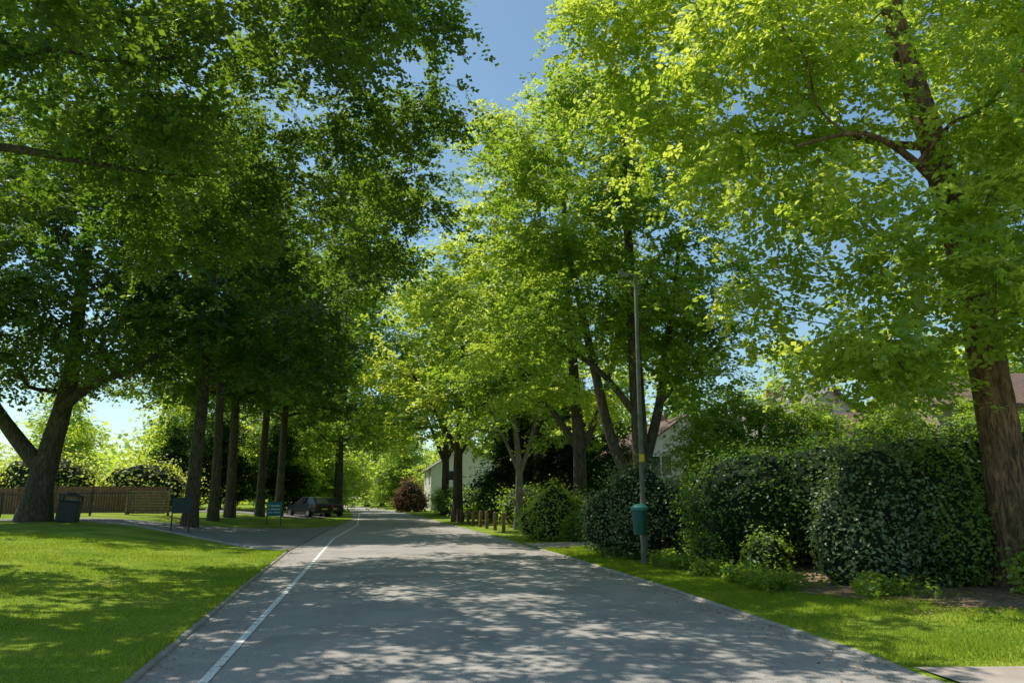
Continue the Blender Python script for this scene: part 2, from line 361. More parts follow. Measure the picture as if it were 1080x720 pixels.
# --- near overhanging broadleaf tree (trunk just outside the frame)
L0=make_tree_mesh("overhang",[(0,0,0,.42),(.2,.1,3,.36),(.5,.2,7,.3),(.8,.3,11,.2),(1,.3,16,.1)],[],
 [(3.5,1.0,9.8,3.2,3.2,1.5),(7.6,-.3,10.8,2.3,3.0,1.4),(5,3.8,12.8,3.6,3,2.0),(0,0,13.5,3.6,3.6,2.6),(-2,4.5,9.4,3.0,3.0,1.7),(2,5.5,8.8,3.0,2.8,1.3),(3.6,2.8,8.2,2.2,1.8,.9),
  (8.5,3.2,12.6,1.9,2.4,1.5),(6.6,8,11.6,2.6,2.6,1.8),(5.0,11,9.6,2.4,2.4,1.5),(4.4,6.5,9.4,2.2,2.4,1.2),(6.8,5.5,15,2.6,2.6,2.0),(4.6,-2.8,9.2,2.2,2.2,1.1),(2.5,9.5,12.5,2.8,2.8,2.2),(6.2,-3.6,11.5,2.2,2.2,1.3),
  (8.8,8,12.9,1.8,2.0,1.5),(8.0,11,10.8,1.9,1.9,1.3),(9.0,6.5,15.5,1.8,2,1.4),(4.8,.4,8.2,1.7,1.6,.7),(3.2,5.8,7.6,2.0,1.7,.9)],
 440,340,.14,.70,M_leaf_shade,M_bark,11,limbk=.28,sub=.3,subr=.7,ragged=.36)
place_tree(L0,(-11.6,13),"broad dark green tree on the lawn overhanging the road","broadleaf_tree")
# --- big forked oak on the lawn
OAK=make_tree_mesh("oak",[(0,0,0,.58),(.1,0,1.6,.52),(.3,.1,3.2,.46),(.8,.1,6.5,.34),(.9,0,11,.26),(1.2,0,16,.12)],
 [[(.1,0,2.2,.40),(-1.1,-.2,3.6,.34),(-2.3,-.4,5.2,.28),(-4.2,-.8,8.5,.18),(-6.0,-1,12,.08)],
  [(.6,0,5.0,.28),(2.2,-.5,6.0,.2),(4,-.8,6.6,.13),(6.5,-1,8.0,.06)]],
 [(-5,-1,11,3.6,3.6,2.6),(5,-1,10,3.6,3.6,2.3),(0,-3,13,4.2,4,3.0),(0,2,17,4.6,4.2,3.4),(-5,1,16,3.8,3.8,3.2),(5.5,1,15.5,3.8,3.8,3.0),(7.5,-2,8.2,2.8,2.8,1.3),(-7.5,-2,8.6,3,3,1.6),(1,-4.5,9.6,3.2,2.6,1.3),(0,0,21,4,4,3),(-3.2,-3.5,7.4,2.8,2.2,1.4),(4.0,-3.5,6.8,2.8,2.0,1.1),(-1.8,-3.8,9.2,2.6,2,1.6),(0,3,7.2,3.4,2.4,1.4),(-.2,-3.6,6.6,2.2,1.6,1.0),(-3.6,-2.5,5.8,2.0,1.6,.8),(2.2,-3.8,8.2,2.4,1.8,1.3),(-3.5,3,8.5,2.8,2.4,1.8)],
 560,200,.20,1.0,M_leaf_shade,M_bark,12,sides=14,flare=1.45,limbk=.4,sub=.35,subr=.8,ragged=.34)
place_tree(OAK,(-20.9,34.5),"massive forked oak with dark trunk on the lawn","oak_tree")
# --- row of straight trunks along the drive
def rowmesh(seed,h,r,lf=M_leaf_shade,rad=5.2,low=5.5,Lf=.21,n=270,extra=[],lpc=155):
    lob=[(3.4,-1,low+2.2,rad*.6,rad*.58,1.5),(-3.2,.6,low+2.8,rad*.58,rad*.58,1.6),(.4,3,low+4,rad*.58,rad*.58,2.0),(.5,-3.2,low+4.0,rad*.58,rad*.58,1.6),
         (3.4,.5,h*.62,rad*.58,rad*.58,2.2),(-3,-.5,h*.64,rad*.58,rad*.58,2.2),(0,0,h*.82,rad*.66,rad*.66,2.5),(.3,.2,h*.94,rad*.42,rad*.42,2.0)]+extra
    return make_tree_mesh("row%d"%seed,[(0,0,0,r),(.05,0,3,r*.85),(.15,.1,8,r*.7),(.1,.1,h*.6,r*.45),(.1,0,h*.95,r*.12)],[],lob,n,lpc,Lf,.95,lf,M_bark,seed,flare=1.3,limbk=.28,sub=.35,ragged=.36)
RX=rowmesh(20,20,.34,n=420,extra=[(6.3,-3,9,2.6,2.6,1.6),(8,-1,12.5,2.6,2.6,1.9),(6.8,0,16,2.8,2.8,2.1),(4.6,-3,6.8,2.4,2.0,1.0),(8.5,-3,15.5,2.0,2.0,1.6)])
RA=rowmesh(21,19,.30); RB=rowmesh(22,20,.28,rad=5.6,low=6); RC=rowmesh(23,19,.20,lf=M_leaf_mid,rad=5.6,low=3.6)
grp="row of tall trees beside the drive"
for ms,x,y,rot,s in [(RX,-14.7,36,0,1.0),(RB,-16.7,44,2.1,1.05),(RA,-17.2,48.0,3.6,1.05),(RB,-16.7,52,4.9,1.05),(RA,-16.9,56.8,.9,1.05),(RC,-15.6,71,2.5,1.3),(RC,-18.0,80,1.1,1.35)]:
    place_tree(ms,(x,y),"tall straight-trunked dark green tree on grass by the drive","tall_tree",rot,s,grp)
# --- big right tree with warm bark
R1=make_tree_mesh("lime",[(0,0,0,.35),(-.03,0,2,.32),(-.06,.05,3.5,.30),(-.14,.1,5,.27),(-.42,.2,7.5,.24),(-.95,.3,11,.18),(-1.4,.3,16,.08)],
 [[(-.2,.15,5.6,.11),(-.9,-.6,6.6,.08),(-2.4,-1.4,7.2,.045),(-3.8,-1.8,6.8,.02)],
  [(-.14,.1,5.0,.15),(.5,.3,6.6,.11),(1.5,.5,9,.08),(2.2,.6,11,.04)]],
 [(-3.3,-1.2,6.3,1.7,1.5,1.2),(-3.8,.6,4.7,1.4,1.3,1.0),(-2.0,-.4,3.9,1.4,1.1,.6),(-2.4,-1.5,4.9,1.2,1.0,.8),(-2.6,1.5,8.5,2.4,2.2,1.8),(-3.4,-.8,9.4,2.1,1.9,1.6),(-.6,-1.8,6.2,1.4,.9,1.1),(-.2,-1.7,8.0,1.6,1.1,1.3),(.2,-1.4,5.2,1.2,.8,.9),(-.9,-1.3,4.1,1.2,.9,.6),(1.8,0,8,2.3,2.3,1.8),(0,1,12,3.2,3,2.3),(-4.4,1.8,11.6,2.3,2.3,1.7),(-1.5,0,15.5,3,3,2.2),(3,2,11.5,2.5,2.5,2.0),(1,3,6,2,1.6,1.0),(3.2,1,5.4,1.8,1.6,1.1),(-4.9,3,9.2,1.7,2,1.3),(-.5,3.2,4.4,2.0,1.4,.8),(1.2,-.9,4.0,.9,.7,.5),(-5.6,2.6,12.2,1.9,1.9,1.5),(-1.6,1.5,4.0,1.4,1.1,.7),(-3.0,-1.6,3.9,.9,.8,.5),(-1.0,-1.7,5.3,1.2,.8,.8),(-.1,-1.5,4.1,1.0,.7,.6),(-1.8,-.8,3.3,1.1,.8,.45),(.1,-1.5,6.6,1.0,.8,.9)],
 730,215,.118,.56,M_leaf_lime,M_bark_red,31,sides=18,flare=1.3,droop=.65,flat=.45,limbk=.25,ragged=.38,sub=.4)
place_tree(R1,(8.25,13.0),"upright broadleaf tree with warm brown bark and hanging lime foliage","lime_tree")
# --- middle right multi-stem tree
R2=make_tree_mesh("maple",[(0,0,0,.28),(-.05,0,3,.25),(-.1,0,5,.23),(-.2,0,9,.16),(-.3,0,14,.06)],
 [[(0,0,1.2,.22),(-.9,.1,3.2,.18),(-1.5,.2,6,.14),(-2.2,.2,9.5,.08)],[(.0,0,2.2,.18),(.7,.2,4.6,.15),(1.2,.3,7.5,.11),(1.6,.4,10,.06)],[(-.1,0,4,.13),(-1.3,-.3,5.4,.09),(-2.8,-.5,6.4,.04)]],
 [(-2.8,-.5,6.6,1.9,1.7,1.1),(-2.4,0,9.6,2.0,2.0,1.6),(2.2,0,6.6,1.7,1.7,1.1),(2.0,.3,9.8,2.0,2.0,1.6),(0,-1.6,7.8,1.7,1.5,1.2),(-.3,0,12.8,2.2,2.2,1.7),(.3,1,15.4,1.8,1.8,1.3),(-3.4,.5,12.6,1.7,1.7,1.4),(0,2,8,2.2,2,1.8),(2.7,.5,12.6,1.5,1.5,1.2),(-1.8,0,15.4,1.4,1.4,1.1),(3.6,0,8.4,1.1,1.1,.8),(-.8,-1.6,10.6,1.6,1.4,1.1),(1.2,-1.4,5.2,1.3,1.0,.6)],
 400,175,.145,.72,M_leaf_mid,M_bark,41,flare=1.3,limbk=.3,ragged=.45,sub=.45)
place_tree(R2,(4.1,24.5),"multi-stemmed maple rising behind the shrubs beside the road","maple_tree")
R3=make_tree_mesh("slender",[(0,0,0,.28),(.05,0,3,.25),(-.1,0,6,.2),(-.3,0,10,.15),(-.5,0,16.5,.05)],
 [[(0,0,3,.16),(.9,0,5,.12),(1.8,0,8,.07)],[(0,0,3.4,.16),(-1.2,0,5.2,.11),(-2.8,0,7.4,.05)]],
 [(-2.8,-.5,7.6,2.0,2,1.3),(-2.2,0,11,2.1,2.1,1.6),(2,0,8,2,2,1.6),(.5,0,12,2.2,2.2,1.8),(-1.8,0,15,2.0,2,1.5),(-1,-1.8,5.6,1.7,1.4,.8),(1.2,.3,5,1.5,1.4,.8),(-.3,0,17.8,1.6,1.6,1.3),(-4.2,-.3,9.4,1.4,1.3,1.0),(-3.8,0,13.2,1.3,1.1,.9),(-3.0,0,16.8,1.3,1.3,1.0),(-2.6,-.5,5.4,1.2,1.0,.6)],
 350,165,.16,.78,M_leaf_lime,M_bark,42,flare=1.3,limbk=.3,ragged=.45,sub=.45)
place_tree(R3,(2.6,30.5),"slim-trunked yellow-green tree beside the brick driveway","maple_tree")
R4=make_tree_mesh("pale",[(0,0,0,.2),(.05,0,2,.18),(0,0,3.6,.15),(-.3,0,6,.09),(-.5,0,9,.04)],
 [[(0,0,2.4,.13),(.6,0,4.2,.09),(1.1,0,6.5,.05)],[(0,0,2.8,.11),(-.7,0,4.4,.08),(-1.5,0,6,.04)]],
 [(-1.6,0,7,1.9,1.8,1.4),(1.6,0,7.4,1.9,1.8,1.4),(-.3,0,9.6,2.2,2,1.6),(0,1.5,8,2,2,1.5),(-2.2,-.5,4.8,1.2,1,.6)],190,120,.18,.8,M_leaf_mid,M_bark_pale,43,ragged=.45)
place_tree(R4,(.3,38),"small pale-barked tree with forked limbs on the verge","pale_barked_tree")
R5=make_tree_mesh("farlime",[(0,0,0,.26),(0,0,4,.23),(.2,0,8,.17),(.2,0,15,.06)],[[(0,0,3.6,.16),(-1.4,0,6,.11),(-3,0,8.5,.06)],[(0,0,3.4,.16),(1.3,0,6,.11),(2.6,0,8.5,.06)]],
 [(-3,0,8,2.5,2.5,2.0),(3,0,8,2.5,2.5,2.0),(0,-2,6.2,2.4,2,1.2),(0,0,11.5,3.6,3.2,2.6),(-2.5,.5,13,2.4,2.4,2.0),(1.2,0,15.5,2.6,2.4,2.0),(0,2.5,8.5,3,2.6,2.2),(-2.6,-1,4.8,1.5,1.3,.8)],
 240,125,.23,.9,M_leaf_lime,M_bark,44,ragged=.48,sub=.35)
grp2="roadside trees along the far stretch of road"
for x,y,rot,s in [(-3.6,52,0,1.25),(1.5,46,1.5,1.0),(-6.0,70,2.6,1.3),(1.5,64,4,1.1)]:
    place_tree(R5,(x,y),"yellow-green roadside tree standing on the grass verge","roadside_tree",rot,s,grp2)
def bgmesh(nm,ml,seed): return make_tree_mesh(nm,[(0,0,0,.3),(0,0,3,.25),(0,0,8,.15),(0,0,12,.05)],[],
 [(-2.5,0,4.5,2.8,2.8,2.4),(2.6,0,5,2.8,2.8,2.4),(0,-2.3,4.2,2.8,2.4,2.4),(0,2,6,3,3,2.6),(0,0,9,3.2,3.2,2.6),(.5,0,12,2.0,2.0,1.8),(-2,-1,2.2,2.2,2,1.4),(2,-1,2.2,2.2,2,1.4)],
 210,90,.32,1.05,ml,M_bark,seed,ragged=.42,sub=.3,per=10)
BG=bgmesh("bg",M_leaf_mid,51); BL=bgmesh("bgl",M_leaf_lime,53)
BD=make_tree_mesh("bgd",[(0,0,0,.3),(0,0,3,.25),(0,0,8,.15),(0,0,12,.05)],[],
 [(-2.2,0,3.4,2.4,2.4,2.6),(2.2,0,3.6,2.4,2.4,2.6),(0,-2.3,3,2.4,2.2,2.6),(0,0,7,2.8,2.8,2.8),(0,0,10.5,1.8,1.8,2.4)],
 260,95,.26,1.0,M_leaf_con,M_bark,52,per=10)
for x,y,s,k in [(21,57,1.0,1),(31,48,1.2,1),(15,66,1.1,0),(35,40,1.2,0),(28,24,1,0),(8,60,.9,1),(-30,72,1.1,1),(-40,68,.8,1),(-50,70,.75,1),(-62,74,.8,1),(-25,82,1.2,1),(-22,94,1.2,1),(-36,84,1.0,1),(-48,84,.9,1),(-72,90,1.1,0),(-29,110,1.2,1),(-36,118,1.4,1),(-2,112,.9,1),
                (-15.5,112,.95,0),(-17.5,122,1.1,1),(-22.5,136,1.2,1),(-27,146,1.3,0),(-9,104,.8,1),(-21.5,88,.6,0),(-37,136,1.2,1)]:
    place_tree(BL if k else BG,(x,y),"mid green garden tree in the distance","garden_tree",R.uniform(0,6),s,"garden trees behind houses and lawn")
for x,y,s in [(.6,49,.62),(3.4,46,.7),(-.2,57,.55),(5.6,41,.42),(-24,64,.75),(-21,70,.7),(-28,64,.6)]:
    place_tree(BD,(x,y),"dense dark evergreen tree with foliage down to the ground","evergreen_tree",R.uniform(0,6),s,"dark evergreens")
SG=make_tree_mesh("smallgarden",[(0,0,0,.12),(0,0,1.5,.1),(0,0,3,.06),(0,0,4,.03)],[],
 [(-.9,0,2.6,1.1,1.1,1.0),(.9,.2,2.7,1.1,1.1,1.0),(0,-.8,2.3,1.1,1,.9),(0,0,3.8,1.1,1.1,.9),(.5,.4,4.5,.7,.7,.5),(-.8,.1,4.0,.7,.7,.6)],
 170,120,.11,.5,M_leaf_mid,M_bark,54,ragged=.45,sub=.3)
for x,y,s,r_ in [(7.2,27,.98,.3),(9.0,28,1.12,2),(10.8,27,1.0,1),(13.3,27,.98,4),(11.6,24,.86,5),(15.0,24,.92,1),(16.6,26,.86,3),(6.4,25,.7,3.3),(13.5,21,.76,.9)]:
    place_tree(SG,(x,y),"small leafy garden tree growing behind the hedge","garden_tree",r_,s,"small garden trees behind the hedge")

# ------------------------------------------------------------ hedges, shrubs
def bush(name,label,lobes,n,Lf,m,seed,cat="bush",core=.84,up=.5,tone_mu=.5,group=None,boxy=2.0,jit=.12):
    rng=np.random.default_rng(seed)
    c0=np.array([np.mean([l[0] for l in lobes]),np.mean([l[1] for l in lobes])]); base=np.array([c0[0],c0[1],gzf(*c0)])
    A=np.array([l[3]*l[4]+l[4]*l[5] for l in lobes]);A=A/A.sum()
    PV=[];PF=[];TT=[];MI=[];off=0
    allP=[];allO=[]
    for l,a in zip(lobes,A):
        k=int(n*a); u=nrm(rng.normal(0,1,(k,3)))
        sc=(np.sum(np.abs(u)**boxy,1)**(-1/boxy))[:,None]
        ru=u*sc
        lump=1+.08*np.sin(u[:,0:1]*6+seed)*np.cos(u[:,1:2]*5)+.06*np.sin(u[:,2:3]*9+u[:,0:1]*7)+.05*np.sin(u[:,1:2]*17+u[:,0:1]*13)
        sp=(np.sin(u[:,0:1]*31+seed)*np.sin(u[:,1:2]*37)*np.sin(u[:,2:3]*29)>.35)*rng.uniform(0,.2,(k,1))*jit*5
        rad=rng.normal(1,jit*.3,(k,1))-np.abs(rng.normal(0,jit,(k,1)))*.6+sp
        p=ru*lump*rad*np.array(l[3:6])+np.array(l[:3])-np.array([base[0],base[1],0])
        ok=p[:,2]>0.02; allP.append(p[ok]);allO.append(u[ok])
    P=np.concatenate(allP);O=np.concatenate(allO)
    keep=np.ones(len(P),bool)
    for l in lobes:
        q=(P-(np.array(l[:3])-np.array([base[0],base[1],0])))/np.array(l[3:6]); keep&=np.sum(np.abs(q)**boxy,1)**(1/boxy)>.72
    P=P[keep];O=O[keep]
    tn=.16*np.sin(P[:,0]*4+P[:,2]*3)+.16*np.sin(P[:,1]*5-P[:,2]*4+1)
    tone=np.clip(rng.normal(tone_mu,.22,len(P))+tn,0,1)
    V,F,t=leaves(P,Lf*rng.uniform(.6,1.3,len(P)),rng,O*1.2,up=up,tone=tone)
    PV.append(V);PF.append(F);TT.append(t);MI.append(np.zeros(len(F)));off=len(V)
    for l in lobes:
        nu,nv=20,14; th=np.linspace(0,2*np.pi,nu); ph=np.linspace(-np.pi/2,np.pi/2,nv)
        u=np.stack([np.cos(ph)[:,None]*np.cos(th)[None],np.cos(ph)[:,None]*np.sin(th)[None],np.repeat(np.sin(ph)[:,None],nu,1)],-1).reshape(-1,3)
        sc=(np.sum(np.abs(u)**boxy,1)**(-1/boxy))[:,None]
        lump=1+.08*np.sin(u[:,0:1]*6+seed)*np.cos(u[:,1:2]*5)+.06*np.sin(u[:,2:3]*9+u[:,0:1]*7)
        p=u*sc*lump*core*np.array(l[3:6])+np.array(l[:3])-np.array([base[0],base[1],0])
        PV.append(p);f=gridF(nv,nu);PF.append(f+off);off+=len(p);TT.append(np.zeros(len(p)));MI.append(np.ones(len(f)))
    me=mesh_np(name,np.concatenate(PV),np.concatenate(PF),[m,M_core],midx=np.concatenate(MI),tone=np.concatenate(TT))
    o=obj(name,me,None,base,label=label,category=cat)
    if group:o["group"]=group
    return o
bush("garden_hedge","tall dense dark green clipped hedge behind the verge",[(5.3,18.9,1.05,1.3,1.4,1.15),(5.6,17.7,1.15,1.6,1.4,1.35),(7.0,17.1,1.25,1.5,1.5,1.4),(8.8,16.6,1.3,2,1.6,1.5),(11,16,1.4,2.4,1.7,1.5),(14,15.5,1.4,2.4,1.7,1.5)],56000,.085,M_leaf_dark,61,"hedge",boxy=2.5,jit=.22)
bush("laurel_bush","rounded speckled evergreen shrub in bare soil beside the tree",[(6.45,13.9,1.2,.85,.95,1.3),(7.1,13.8,1.1,.7,.8,1.2),(5.85,14.0,.75,.5,.7,.9),(6.2,13.4,.6,.6,.5,.6)],22000,.075,M_leaf_glos,62,boxy=2.0,tone_mu=.78,jit=.34)
bush("pale_shrub","loose pale-leaved shrub growing beside the brown tree trunk",[(7.45,13.6,1.2,.6,.7,1.2),(7.5,13.2,.7,.5,.5,.7)],12000,.07,M_leaf_mid,72,boxy=2.0,tone_mu=.8,jit=.45)
bush("speckled_bush","rounded glossy shrub growing behind the lamp post",[(3.5,21.3,1.2,1.1,1.2,1.3),(4.4,20.9,.95,.9,.9,1.0),(2.6,21.6,.9,.7,1.0,.85),(4.9,19.9,.6,.6,.7,.7),(3.3,20.3,.6,.7,.6,.6)],24000,.08,M_leaf_glos,63,boxy=2.0,tone_mu=.7,jit=.46)
bush("overgrown_shrub","overgrown leafy shrub spilling onto the verge by the hedge",[(4.6,18.3,.5,.5,.6,.6),(4.3,17.2,.35,.4,.5,.4),(5.0,15.6,.4,.45,.5,.45)],7000,.08,M_leaf_mid,73,boxy=2.0,tone_mu=.5,jit=.45)
bush("light_green_bush","bushy pale green shrub at the driveway edge",[(1.6,29.2,.95,.9,.8,1.1),(.9,29.6,.6,.65,.7,.7),(2.4,29.0,.7,.7,.6,.85)],13000,.10,M_leaf_lime,64,boxy=2,tone_mu=.8,jit=.5)
bush("round_bush","small round green bush at the verge edge",[(2.35,28.3,.45,.55,.4,.55)],4500,.08,M_leaf_mid,65,jit=.2)
bush("ivy_plant","ivy and low leaves growing around the tree foot",[(8.0,12.0,.3,.5,.4,.4),(8.5,12.1,.45,.5,.45,.6),(9.3,12.3,.3,.8,.5,.45),(8.75,12.75,.8,.4,.4,.8)],5500,.09,M_leaf_lime,66,core=.6,jit=.35,tone_mu=.6,cat="plant")
bush("copper_bush","loose muted copper-coloured shrub by the far verge",[(-11.4,88,1.8,1.4,1.4,1.8),(-12.3,88,1.2,1.1,1.1,1.2),(-10.5,88.5,1.1,1.0,1.0,1.1)],5500,.24,M_leaf_cop,67,jit=.5)
bush("far_hedge","dark hedge bordering gardens along the far verge",[(.8,42,1.0,1.5,2.4,1.1),(-1.0,50,1.1,1.5,3,1.2),(-3.0,60,1.0,1.6,4,1.1),(-5.6,74,1.2,1.8,6,1.2)],22000,.16,M_leaf_mid,68,"hedge",boxy=2.3,jit=.35)
bush("sunlit_hedge","long pale green sunlit hedge behind the fence",[(-34,57,1.9,4,1.6,2.5),(-41,56,1.8,4,1.6,2.7),(-27.5,58.5,1.6,3.6,1.6,2.2),(-49,55,1.8,5,1.6,2.8)],26000,.22,M_leaf_lime,69,"hedge",boxy=2.2,tone_mu=.85,jit=.5)

rng=np.random.default_rng(5); n=18000
y=rng.uniform(11.6,24,n); x0=np.where(y<13,5.3,xr(y)+1.2); x=x0+np.abs(rng.normal(0,.5,n)); cl=np.sin(x*5+y*2.3)+np.sin(y*4.1-x*2)+rng.normal(0,.4,n)
k=cl>-.1; x=x[k];y=y[k]
P=np.stack([x,y,gz(x,y)+rng.uniform(.02,.36,len(x))*(.4+.6*rng.random(len(x)))],1)
V,F,t=leaves(P,rng.uniform(.05,.11,len(P)),rng)
obj("ground_cover",mesh_np("ground_cover",V,F,[M_leaf_mid],tone=t),kind="stuff")
rng=np.random.default_rng(9); PP=[]
for i in range(240):
    a=rng.uniform(-1.15,1.15); d=rng.uniform(135,195); cx,cy=d*math.sin(a),d*math.cos(a); h=rng.uniform(8,15)
    m_=230; u=nrm(rng.normal(0,1,(m_,3)))*rng.random((m_,1))**.3; PP.append(np.array([cx,cy,h*.5])+u*np.array([6.5,6.5,h*.5]))
P=np.concatenate(PP); 
keep=~((P[:,0]>xl(P[:,1])-1)&(P[:,0]<xr(P[:,1])+1)&(P[:,2]<4)); P=P[keep]
V,F,t=leaves(P,rng.uniform(.7,1.5,len(P)),rng)
obj("woodland",mesh_np("woodland",V,F,[M_leaf_lime],tone=t),kind="stuff")

# ------------------------------------------------------------ grass blades
rng=np.random.default_rng(3)
def blades(x,y,h,w):
    n=len(x); z=gz(x,y); b=np.stack([x,y,z-.005],1)
    a=rng.uniform(0,2*np.pi,n); s_=np.stack([np.cos(a),np.sin(a),np.zeros(n)],1)*w[:,None]
    tip=b+np.stack([rng.normal(0,.4,n)*h,rng.normal(0,.4,n)*h,h],1)
    return np.stack([b-s_,b+s_,tip],1).reshape(-1,3)
n=200000
y=5+20*rng.random(n)**1.5; x=xl(y)-.03-(14)*rng.random(n)**1.0
h=rng.uniform(.02,.045,n)*(1+.4*np.sin(x*1.3)*np.sin(y*1.7)); h[xl(y)-x<.25]*=1.5
A=blades(x,y,h,.0025+.0004*y)
n=95000
y=7.8+17.4*rng.random(n)**1.5; wv=np.where(y<10.6,6.0,soilx(y)-xr(y)+.1)
x=xr(y)+.06+wv*rng.random(n)
h=rng.uniform(.025,.055,n)*(1+.4*np.sin(x*2.3)*np.sin(y*2.7))
B=blades(x,y,h,.0025+.0004*y)
V=np.concatenate([A,B]); F=np.arange(len(V)).reshape(-1,3)
t=np.repeat(np.clip(rng.normal(.5,.3,len(F)),0,1),3)
obj("grass",mesh_np("grass",V,F,[M_grass],tone=t),kind="stuff")
n=1300; y=rng.uniform(6,26,n); s_=rng.random(n)<.6
x=np.where(s_,xr(y)-np.abs(rng.normal(0,.35,n)),xl(y)+np.abs(rng.normal(0,.3,n)))
z=crown_z(x,y)+.012
n2=2600; y2=rng.uniform(10.2,12.8,n2); x2=rng.uniform(5.0,9.5,n2); z2=gz(x2,y2)+.04
P=np.stack([np.r_[x,x2],np.r_[y,y2],np.r_[z,z2]],1)
V,F,t=leaves(P,rng.uniform(.02,.055,len(P)),rng,up=3,droop=0)
M_dead=leaf_mat("dead_leaf",(.20,.12,.05),(.45,.32,.18),(.3,.2,.1),(.4,.3,.1),.2,gl=0)
obj("fallen_leaves",mesh_np("fallen_leaves",V,F,[M_dead],tone=t),kind="stuff")

# ------------------------------------------------------------ street furniture
M_post=mat("weathered_post",(.12,.12,.095),.75,noise=(.20,.195,.155),scale=6,bump=.2)
M_dk=mat("dark_metal",(.03,.03,.032),.5,noise=(.05,.05,.05),scale=8)
M_grey=mat("grey_metal",(.17,.175,.17),.5,.3,noise=(.24,.24,.23),scale=10)
M_bin=mat("green_plastic",(.015,.09,.07),.5,noise=(.02,.12,.09),scale=6,spec=.4)
M_bin2=mat("green_lid",(.04,.22,.18),.45,noise=(.05,.26,.21),scale=6,spec=.4)
M_yel=mat("yellow_plate",(.75,.52,.04),.5,noise=(.8,.58,.06),scale=20)
M_glass=mat("lamp_glass",(.5,.52,.5),.2,noise=(.6,.6,.58),scale=10,spec=.6)
px,py=3.15,18.9; pz=gzf(px,py)
lp=empty("street_lamp",(px,py,pz),"tall slim grey-green street lamp on the grass verge","street lamp")
T=Tubes(); T.add([(0,0,-.2,.088),(0,0,1.3,.085),(0,0,1.36,.062),(0,0,4,.054),(0,0,7.1,.042),(0,0,7.15,.01)],14); 
o=obj("post",T.mesh("post",M_post),lp)
bm=bmesh.new(); bm_box(bm,(-.08,0,7.13),(.18,.045,.045),.01); bm_obj("bracket",bm,[M_grey],lp)
bm=bmesh.new(); bm_box(bm,(-.28,0,7.16),(.30,.15,.085),.03); bm_box(bm,(-.28,0,7.105),(.24,.11,.04),.015,1); bm_obj("lamp_head",bm,[M_grey,M_glass],lp)
bm=bmesh.new(); bm_box(bm,(0,-.068,2.5),(.12,.012,.18),.004); bm_obj("sign_plate",bm,[M_yel],lp,label="small yellow number plate")
for zz in (3.6,3.1):
    bm=bmesh.new(); bm_cyl(bm,(0,0,zz),.066,.066,.04,14); bm_obj("strap",bm,[M_grey],lp)
bn=empty("litter_bin",(px-.13,py-.27,pz+.70),"small green litter bin strapped to the lamp post","litter bin")
bm=bmesh.new(); bm_cyl(bm,(0,0,.28),.15,.19,.56,24); bmesh.ops.bevel(bm,geom=list(bm.edges),offset=.01,segments=1,affect='EDGES'); bm_obj("body",bm,[M_bin],bn,smooth=False)
bm=bmesh.new(); bm_cyl(bm,(0,0,.60),.215,.215,.07,24); bm_cyl(bm,(0,0,.67),.21,.1,.08,24); bm_obj("lid",bm,[M_bin2],bn)
bm=bmesh.new(); bm_box(bm,(.09,.19,.35),(.06,.1,.3),.01); bm_obj("bracket",bm,[M_dk],bn)
bx,by=-18.75,33.2
bb=empty("litter_bin",(bx,by,gzf(bx,by)),"black domed litter bin standing on the lawn beside the oak","litter bin",.3)
bb.rotation_euler=(0,math.radians(5),.3)
bm=bmesh.new(); bm_box(bm,(0,0,.42),(.80,.72,.84),.05); bm_box(bm,(0,0,.02),(.70,.62,.06),.01); bm_obj("body",bm,[M_dk],bb)
bm=bmesh.new(); bm_box(bm,(0,0,.88),(.86,.78,.07),.02)
for sx in (-.36,.36):
    for sy in (-.32,.32): bm_box(bm,(sx,sy,.99),(.07,.07,.18),.01)
bm_box(bm,(0,0,1.1),(.84,.76,.07),.02); bm_cyl(bm,(0,0,1.17),.38,.2,.1,20); bm_obj("lid",bm,[M_dk],bb)
M_teal=mat("teal_board",(.02,.14,.19),.5,noise=(.03,.18,.23),scale=5)
M_wht=mat("white_lettering",(.75,.76,.75),.5,noise=(.8,.8,.8),scale=5)
M_board=mat("dark_board",(.03,.05,.05),.5,noise=(.04,.07,.07),scale=5)
def sign(x,y,w,h,top,mb,label,text,rot):
    z=gzf(x,y); e=empty("notice_sign",(x,y,z),label,"sign",rot)
    for sx in (-w/2+.03,w/2-.03):
        bm=bmesh.new(); bm_box(bm,(sx,.03,top/2-.1),(.05,.05,top+.2),.008); bm_obj("leg",bm,[M_dk],e)
    bm=bmesh.new(); bm_box(bm,(0,0,top-h/2),(w,.03,h),.008); bm_obj("board",bm,[mb],e)
    if text:
        rr=np.random.default_rng(4)
        for r_,zz in enumerate((top-h*.28,top-h*.52,top-h*.75)):
            bm=bmesh.new(); xx=-w*.4
            while xx<w*.36:
                ww=rr.uniform(.04,.07)
                if rr.random()>.15: bm_box(bm,(xx+ww/2,-.018,zz),(ww*.75,.004,.07 if r_<2 else .04))
                xx+=ww
            bm_obj("lettering",bm,[M_wht],e)
sign(-13.2,31.4,.72,.62,1.35,M_board,"dark framed notice board on two posts in the grass",False,.5)
sign(-13.0,43.0,.8,.75,1.25,M_teal,"teal notice sign with white lettering by the drive",True,.1)

